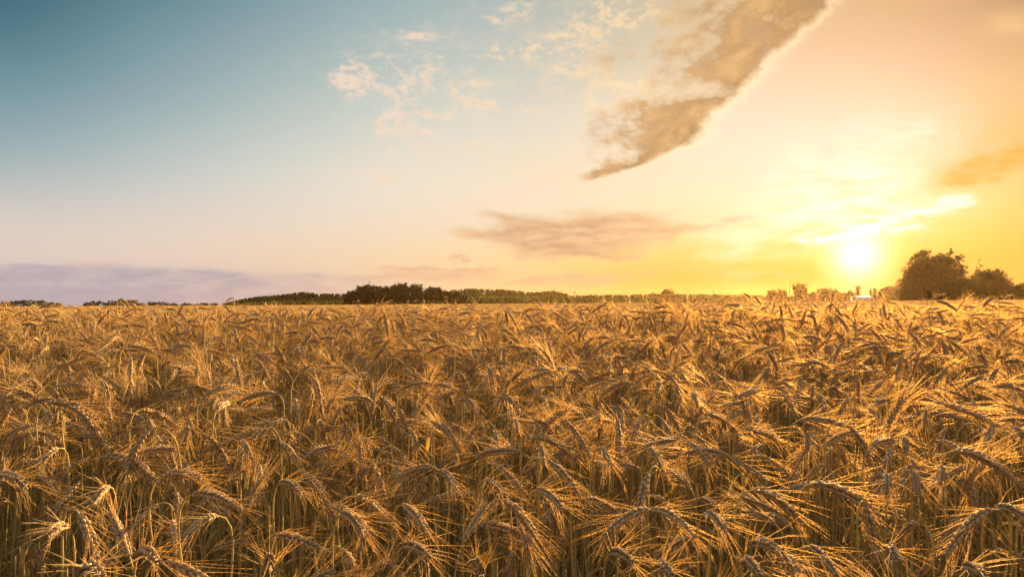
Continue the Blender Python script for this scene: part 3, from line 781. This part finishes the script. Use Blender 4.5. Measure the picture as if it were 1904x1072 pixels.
def lump(g, c, r, rg):
    """uneven dense inside of a crown, hidden under its leaves"""
    v = []; na, nb = 9, 6
    for i in range(nb + 1):
        e = -math.pi / 2 + math.pi * i / nb
        for j in range(na):
            a = j * 2 * math.pi / na; q = rg.uniform(.75, 1.05)
            v.append(np.array(c) + np.array([math.cos(a) * math.cos(e), math.sin(a) * math.cos(e), math.sin(e)]) * r * q)
    g.add(v, [(i * na + j, i * na + (j + 1) % na, (i + 1) * na + (j + 1) % na, (i + 1) * na + j) for i in range(nb) for j in range(na)])
def crown_points(rg, n, lobes, shell=.55):
    """points in ellipsoid lobes (centre, radii), more of them near each lobe's skin, in clumps"""
    vol = np.array([l[1][0] * l[1][1] * l[1][2] for l in lobes]) ** .8; cnt = rg.multinomial(n, vol / vol.sum()); out = []
    for (c, r), k in zip(lobes, cnt):
        nc = max(3, k // 14)
        d = rg.normal(0, 1, (nc, 3)); d /= np.linalg.norm(d, axis=1)[:, None]
        rad = np.where(rg.random(nc) < shell, rg.uniform(.8, 1.06, nc), rg.uniform(.2, .9, nc) ** .6)
        cl = np.array(c) + d * rad[:, None] * np.array(r)
        idx = rg.integers(0, nc, k)
        out.append(cl[idx] + rg.normal(0, 1, (k, 3)) * np.array(r) * .10)
    return np.concatenate(out)
def broad_lobes(rg, w, h, nl, base=.12, depth=None):
    """lobes of a rounded crown about h tall and w wide"""
    dp = depth or w
    L = [((0, 0, h * (.5 + base * .3)), (w * .36, dp * .36, h * .40)), ((0, 0, h * .13), (w * .46, dp * .46, h * .17))]
    for i in range(nl):
        a = i * 2.4 + rg.uniform(0, .8); e = rg.uniform(-.35, 1.0)
        k = math.cos(e * .9)
        c = (math.cos(a) * w * .30 * k, math.sin(a) * dp * .30 * k, h * (.5 + base * .4 + .30 * math.sin(e)))
        r = rg.uniform(.16, .24)
        L.append((c, (w * r, dp * r, h * r * 1.05)))
    return L
def tree(name, label, loc, lobes, n, leaf, m, cat='tree', group=None, seed=1, trunk_r=.2, shell=.6, trunk_h=None):
    rg = np.random.default_rng(seed)
    e = bpy.data.objects.new(name, None); COL.objects.link(e); e.location = loc; tag(e, label, cat, group)
    gc = Geo(); leaf_cards(gc, crown_points(rg, n, lobes, shell), leaf, rg)
    for c, r in [q for q in lobes if min(q[1]) > .45 and name != 'young_tree']: lump(gc, c, np.array(r) * (.72 if r[0] > .3 * lobes[0][1][0] else .55), rg)
    obj('crown', gc.mesh(name + '_crown', [m]), e)
    gt = Geo(); top = max(c[2] + r[2] * .3 for c, r in lobes); th = trunk_h or top
    pts = np.array([[0, 0, -.3], [0, 0, th * .2], [.03 * th, 0, th * .5], [0, .02 * th, th * .85]])
    tube(gt, pts, np.array([1.3, 1.0, .7, .25]) * trunk_r, 7)
    for c, r in lobes[1:]:
        s0 = np.array([0, 0, th * rg.uniform(.2, .5)]); tube(gt, bez2(s0, (s0 + np.array(c)) / 2 + np.array([0, 0, .05 * th]), np.array(c), 5), np.linspace(.45, .12, 5) * trunk_r, 5)
    obj('trunk', gt.mesh(name + '_trunk', [M_BARK]), e)
    return e
def place(pxl, d):
    x = (pxl - CX) / F * d
    return (x, d, float(ground(x, d)))
def htop(pxl, top_y, d):          # height so that the tree's top reaches that height in the view
    x, y, z = place(pxl, d)
    return EYE + (HY - top_y) / F * d - z
# big round tree at the right with its looser upper right shoulder
d = 110.0; h = htop(1735, 463, d); k = d / F
rg = np.random.default_rng(5)
L = [((-.6, 0, h * .42), (4.2, 4.0, h * .35)), ((-1.3, 0, h * .72), (2.4, 2.4, h * .23)), ((-1.2, 0, h * .93), (.8, .8, h * .055)), ((-3.9, 0, h * .27), (1.7, 2, h * .25)), ((-3.2, 0, h * .5), (1.7, 2, h * .19)), ((2.0, 0, h * .43), (2.7, 2.8, h * .35)),
     ((2.4, .2, h * .78), (1.5, 1.4, h * .14)), ((2.9, 0, h * .95), (.55, .6, h * .05)), ((4.2, 0, h * .84), (.9, .9, h * .06)), ((4.7, 0, h * .62), (.9, .9, h * .09)), ((4.3, 0, h * .33), (1.2, 1.4, h * .24)), ((0, 0, h * .17), (5.1, 4, h * .17)), ((.6, -.3, h * .86), (.9, .9, h * .07)), ((3.6, .1, h * .72), (.8, .8, h * .07))]
tree('broadleaf_tree', 'big round dark broadleaf tree standing right of the sun, the largest in view', place(1735, d), L, 20000, .21, M_FOL, seed=11, trunk_r=.28, shell=.55)
d = 118.0; h = htop(1842, 497, d)
L = [((0, 0, h * .45), (3.4, 3.0, h * .40)), ((-2.2, 0, h * .45), (1.9, 1.8, h * .30)), ((-2.9, 0, h * .25), (1.4, 1.5, h * .22)), ((1.9, 0, h * .38), (2.0, 1.9, h * .3)), ((.4, -.4, h * .8), (1.7, 1.6, h * .16)), ((1.6, .2, h * .7), (1.4, 1.4, h * .14)), ((-1.0, .2, h * .82), (1.0, 1.0, h * .11)), ((3.2, 0, h * .45), (.9, 1, h * .12)), ((0, 0, h * .18), (3.4, 3, h * .18))]
tree('broadleaf_tree', 'smaller dark broadleaf tree just right of the big round one', place(1838, d), [((c_[0] * 1.12, c_[1], c_[2]), (r_[0] * 1.12, r_[1], r_[2])) for c_, r_ in L], 12000, .20, M_FOL, seed=12, trunk_r=.2)
h = htop(1822, 478, 124.0)
L = [((0, 0, h * .5), (.5, .5, h * .3)), ((.25, 0, h * .75), (.6, .6, h * .1)), ((-.35, 0, h * .66), (.5, .5, h * .08)), ((.1, 0, h * .93), (.25, .25, h * .08)), ((.4, .1, h * .6), (.6, .5, h * .07))]
tree('young_tree', 'thin young tree rising behind the gap between the two dark trees at right', place(1820, 124.0), L, 700, .17, M_FOL, seed=13, trunk_r=.08)
d = 112.0; h = htop(1900, 524, d)
L = broad_lobes(np.random.default_rng(14), 5.5, h, 7, .1)
tree('broadleaf_bush', 'dark bushy tree cut off by the right edge of the view', place(1906, d), L, 5000, .19, M_FOL, seed=14, trunk_r=.12)
# the copse left of the middle: a dozen broad crowns grown together
COPSE = [(660,540,40,'dark broad tree at the left end of the copse'), (686,528,52,'tall dark tree left in the copse, flat on top'), (715,534,48,'dark rounded tree in the copse between its two tallest parts'), (737,527,56,'tallest dark tree in the middle of the copse'),
         (764,529,50,'tall dark tree right of the copse\'s middle'), (790,535,44,'dark tree on the copse\'s right shoulder, with a ragged top'), (812,534,40,'dark tree on the right of the copse, beside the ragged one'), (836,541,42,'lower dark tree near the right end of the copse'), (852,549,28,'lowest dark tree at the right end of the copse')]
for i, (p_, ty, wp, lab) in enumerate(COPSE):
    d = 330 + (i % 3 - 1) * 9; h = htop(p_, ty - 2, d); w = wp / F * d * 1.25
    tree('copse_tree', lab, place(p_, d), broad_lobes(np.random.default_rng(40 + i), w, h, 8, .05), 3200, .6, M_COPSE, seed=60 + i, trunk_r=.25)
# trees along the far left horizon
LEFT = [(10,559,20),(28,557,22),(52,555,30),(72,556,26),(94,561,20),(107,563,10),(163,561,16),(178,557,22),(205,558,24),(222,556,22),(244,556,26),(262,562,18),(283,560,18),(301,560,22),(322,563,18),(345,563,20),(362,564,18),(380,562,16),(398,563,14)]
LEFT_LAB = ['distant tree touching the left edge of the horizon', 'second distant tree from the left edge', 'broadest distant tree of the clump at far left', 'distant tree right of the broadest at far left', 'low distant tree ending the far left clump', 'tiny distant bush standing right of the far left clump',
 'low distant tree starting the second clump', 'taller distant tree in the left half of the second clump', 'rounded distant tree under the lone tall ear at far left', 'distant tree just behind the lone tall wheat ear', 'broad distant tree ending the second clump\'s tall part', 'small distant tree after the second clump',
 'distant tree first of the low run left of the wood', 'distant tree second of the low run left of the wood', 'distant tree third of the low run left of the wood', 'distant tree fourth of the low run left of the wood', 'distant tree fifth of the low run left of the wood', 'distant tree sixth of the low run left of the wood', 'small distant tree at the foot of the left wood']
for i, ((p_, ty, wp), lab) in enumerate(zip(LEFT, LEFT_LAB)):
    d = 640 + (i * 37 % 60); h = htop(p_, ty, d); w = wp / F * d * 1.2
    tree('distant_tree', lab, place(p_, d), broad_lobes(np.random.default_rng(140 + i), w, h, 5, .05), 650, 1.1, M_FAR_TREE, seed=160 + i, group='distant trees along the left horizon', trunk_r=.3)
# trees in the haze to the right
HAZY = [(1240,535,26,480,'round_tree','round hazy tree standing above the low tree row, right of the middle'), (1217,544,24,490,'round_tree','lower hazy tree left of the round one above the low row'), (1297,545,30,520,'round_tree','hazy tree humped behind the low row, right of the round one'), (1318,547,24,520,'round_tree','hazy tree beside the second pole'),
        (1436,537,22,400,'hazy_tree','left half of the domed hazy clump left of the mast'), (1452,535,26,400,'hazy_tree','right half of the domed hazy clump beside the mast'), (1486,523,30,380,'hazy_tree','tall egg-shaped hazy tree right of the mast'), (1511,540,14,390,'hazy_tree','small hazy tree right of the egg-shaped one'), (1530,533,24,400,'hazy_tree','hazy tree left in the clump under the sun'), (1552,536,24,405,'hazy_tree','hazy tree right in the clump under the sun'),
        (1570,540,14,400,'hazy_tree','small hazy tree left of the slender one'), (1581,539,14,400,'hazy_tree','small hazy tree touching the slender one on its left'), (1458,552,16,350,'hazy_bush','low hazy bush before the domed clump'), (1395,552,22,470,'hazy_bush','low hazy bush at the right end of the low row')]
for i, (p_, ty, wp, d, nm, lab) in enumerate(HAZY):
    h = htop(p_, ty, d); w = wp / F * d * 1.15
    L = broad_lobes(np.random.default_rng(240 + i), w, h, 6, .08)
    tree(nm, lab, place(p_, d), L, 900, .7, M_FOL, seed=260 + i, trunk_r=.22)
def slim(p_, ty, wp, d, nm, lab, seed, m=M_FOL):
    h = htop(p_, ty, d); w = wp / F * d
    L = [((0, 0, h * .5), (w * .42, w * .42, h * .30)), ((0, 0, h * .75), (w * .35, w * .35, h * .22)), ((0, 0, h * .3), (w * .4, w * .4, h * .2))]
    tree(nm, lab, place(p_, d), L, 450, .5, m, seed=seed, trunk_r=.15)
slim(1595, 528, 13, 400, 'slender_tree', 'slender hazy tree standing alone right under the sun', 301)
slim(1619, 536, 8, 420, 'slender_tree', 'small pointed hazy tree left of the second pointed one', 302)
slim(1627, 532, 9, 420, 'slender_tree', 'small pointed hazy tree at the edge of the hazy wood', 303)
# woods that read as one mass
def wood(name, label, prof, d0, d1, n, m, leaf, seed, wpx=7, kind='stuff', cat='wood', per=60):
    rg = np.random.default_rng(seed); g = Geo(); xs = [q[0] for q in prof]; ys = [q[1] for q in prof]
    for i in range(n):
        p_ = rg.uniform(xs[0], xs[-1]); d = rg.uniform(d0, d1)
        ty = np.interp(p_, xs, ys) + abs(rg.normal(0, 2.0)) - 1.0
        h = max(htop(p_, ty, d), 1.5); w = wpx / F * d * rg.uniform(.7, 1.3) * min(1.3, max(.5, h / 8)); x, y, z = place(p_, d)
        u = rg.random(per) ** .75; r = w * .5 * (1 - u) ** .75 * np.sqrt(rg.random(per)) + .1; a = rg.uniform(0, 6.28, per)
        P_ = np.stack([x + r * np.cos(a), y + r * np.sin(a), z + h * (.04 + .96 * u)], 1)
        leaf_cards(g, P_, leaf, rg, 0, 1.3)
    return tag(obj(name, g.mesh(name, [m])), label, cat, kind=kind)
wood('pine_forest', 'dark distant pine wood rising to the right, left of the copse', [(412, 566), (440, 559), (470, 553), (520, 549), (560, 544), (600, 547), (650, 546)], 500, 560, 260, M_CON, 1.3, 501, wpx=11, per=80)
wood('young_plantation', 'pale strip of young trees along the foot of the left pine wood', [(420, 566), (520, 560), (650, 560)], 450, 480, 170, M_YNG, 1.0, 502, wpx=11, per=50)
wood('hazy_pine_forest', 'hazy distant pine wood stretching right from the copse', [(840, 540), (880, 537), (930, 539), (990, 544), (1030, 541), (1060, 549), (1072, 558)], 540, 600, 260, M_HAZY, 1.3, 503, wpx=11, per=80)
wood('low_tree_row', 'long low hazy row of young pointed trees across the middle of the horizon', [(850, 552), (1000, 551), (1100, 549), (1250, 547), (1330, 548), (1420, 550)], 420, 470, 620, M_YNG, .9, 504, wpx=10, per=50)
wood('sunlit_hazy_forest', 'hazy orange wood sloping up between the sun and the big round tree', [(1634, 540), (1650, 534), (1690, 531)], 330, 380, 80, M_CON, 1.0, 505, wpx=14, per=130)
wood('hazy_undergrowth', 'low hazy scrub at the foot of the trees under the sun', [(1420, 553), (1500, 549), (1590, 549), (1640, 551), (1680, 548)], 405, 440, 240, M_YNG, .9, 506, wpx=14, per=46)

# ------------------------------------------------------------------ poles, mast, wire and the low building
def simple_mat(name, col, rough=.7, metal=0.0):
    m, t, out = mat(name); p = t.nodes.new('ShaderNodeBsdfPrincipled'); tcn = t.nodes.new('ShaderNodeTexCoord')
    nn = noise(t, S(t, tcn.outputs['Object']), 4, 4, .6)
    t.links.new(mixc(t, nn, tuple(v * .85 for v in col), col).k, p.inputs['Base Color'])
    p.inputs['Roughness'].default_value = rough; p.inputs['Metallic'].default_value = metal
    t.links.new(p.outputs[0], out.inputs['Surface']); return m
M_WOOD = simple_mat('weathered_wood', (.16, .12, .085)); M_METAL = simple_mat('grey_metal', (.35, .35, .36), .4, .8)
M_WALL = simple_mat('pale_render', (.55, .52, .47)); M_ROOF = simple_mat('pale_sheet_roof', (.55, .48, .38), .5, .1); M_DARK = simple_mat('dark_glass', (.04, .045, .05), .15)
def box(g, c, s, m=0):
    c = np.array(c, float); s = np.array(s, float) / 2
    v = [c + s * np.array(q) for q in ((-1,-1,-1),(1,-1,-1),(1,1,-1),(-1,1,-1),(-1,-1,1),(1,-1,1),(1,1,1),(-1,1,1))]
    g.add(v, [(0,3,2,1),(4,5,6,7),(0,1,5,4),(1,2,6,5),(2,3,7,6),(3,0,4,7)], m)
def pole(p_, ty, d, lab):
    x, y, z = place(p_, d); h = htop(p_, ty, d)
    e = bpy.data.objects.new('utility_pole', None); COL.objects.link(e); e.location = (x, y, z); tag(e, lab, 'utility pole')
    g = Geo(); tube(g, [[0, 0, -.5], [0, 0, h * .5], [0, 0, h]], np.array([.18, .15, .12]) * 1.2, 8); obj('post', g.mesh('post', [M_WOOD]), e)
    g = Geo(); box(g, (0, -.2, h - .5), (1.9, .14, .14)); obj('crossarm', g.mesh('crossarm', [M_WOOD]), e)
    for q in (-.8, 0, .8):
        g = Geo(); tube(g, [[q, -.2, h - .42], [q, -.2, h - .34], [q, -.2, h - .2]], np.array([.04, .08, .05]), 6); obj('insulator', g.mesh('insulator', [M_WALL]), e)
    return np.array([x, y - .2, z + h - .2])
w1 = pole(1068, 541, 410.0, 'thin utility pole at the right end of the hazy pine wood')
w2 = pole(1326, 540, 400.0, 'thin utility pole standing right of the round hazy tree')
for q, lab in ((-.8, 'power wire between the two poles, left of three'), (0, 'power wire between the two poles, middle of three'), (.8, 'power wire between the two poles, right of three')):
    g = Geo(); a, b = w1 + np.array([q, 0, 0]), w2 + np.array([q, 0, 0])
    tube(g, bez2(a, (a + b) / 2 - np.array([0, 0, 1.6]), b, 16), .018, 4)
    tag(obj('power_wire', g.mesh('power_wire', [M_WOOD])), 'one of three thin parallel power wires strung between the two poles', 'wire', 'power wires between the two poles')
x, y, z = place(1468, 430.0); h = htop(1468, 521, 430.0)
e = bpy.data.objects.new('radio_mast', None); COL.objects.link(e); e.location = (x, y, z); tag(e, 'thin tall mast rising behind the hazy domed clump of trees', 'mast')
g = Geo(); tube(g, [[0, 0, -.5], [0, 0, h * .6], [0, 0, h]], np.array([.2, .16, .1]), 8); obj('pole', g.mesh('mast_pole', [M_METAL]), e)
g = Geo(); box(g, (0, 0, h * .93), (.5, .2, .9)); obj('antenna', g.mesh('antenna', [M_METAL]), e)
# long low building with a pale sloping roof that catches the sky
d = 300.0; x, y, z = place(1603, d); e = bpy.data.objects.new('low_building', None); COL.objects.link(e)
wz = EYE + (HY - 552.5) / F * d - z; e.location = (x, y, z); tag(e, 'long low building with a shining pale roof, hazy under the slender tree', 'building')
g = Geo(); box(g, (0, 0, wz / 2 - .3), (7.2, 6, wz + .6)); obj('wall', g.mesh('building_wall', [M_WALL]), e)
g = Geo(); hw, hd = 3.9, 3.3
g.add([(-hw, -hd, wz), (hw, -hd, wz), (hw - .6, 0, wz + .55), (-hw + .6, 0, wz + .55), (-hw, hd, wz), (hw, hd, wz)], [(0, 1, 2, 3), (3, 2, 5, 4), (0, 3, 4), (1, 5, 2), (0, 4, 5, 1)])
obj('roof', g.mesh('building_roof', [M_ROOF], ), e)
for q in (-2.6, 0, 2.6):
    g = Geo(); box(g, (q, -3.02, wz * .55), (1.2, .1, .8)); obj('window', g.mesh('building_window', [M_DARK]), e)

# ------------------------------------------------------------------ evening haze
hz, t, out = mat('haze')
pv = t.nodes.new('ShaderNodeVolumePrincipled'); pv.inputs['Color'].default_value = (.95, .58, .29, 1)
pv.inputs['Density'].default_value = .00004; pv.inputs['Anisotropy'].default_value = .75
t.links.new(pv.outputs[0], out.inputs['Volume'])
lo = float(min(v.co.z for v in bpy.data.meshes['ground'].vertices)) - 1.0
g = Geo(); box(g, (0, 0, (lo + 16) / 2), (2500, 2500, 16 - lo)); o = obj('haze', g.mesh('haze', [hz])); tag(o, kind='stuff')
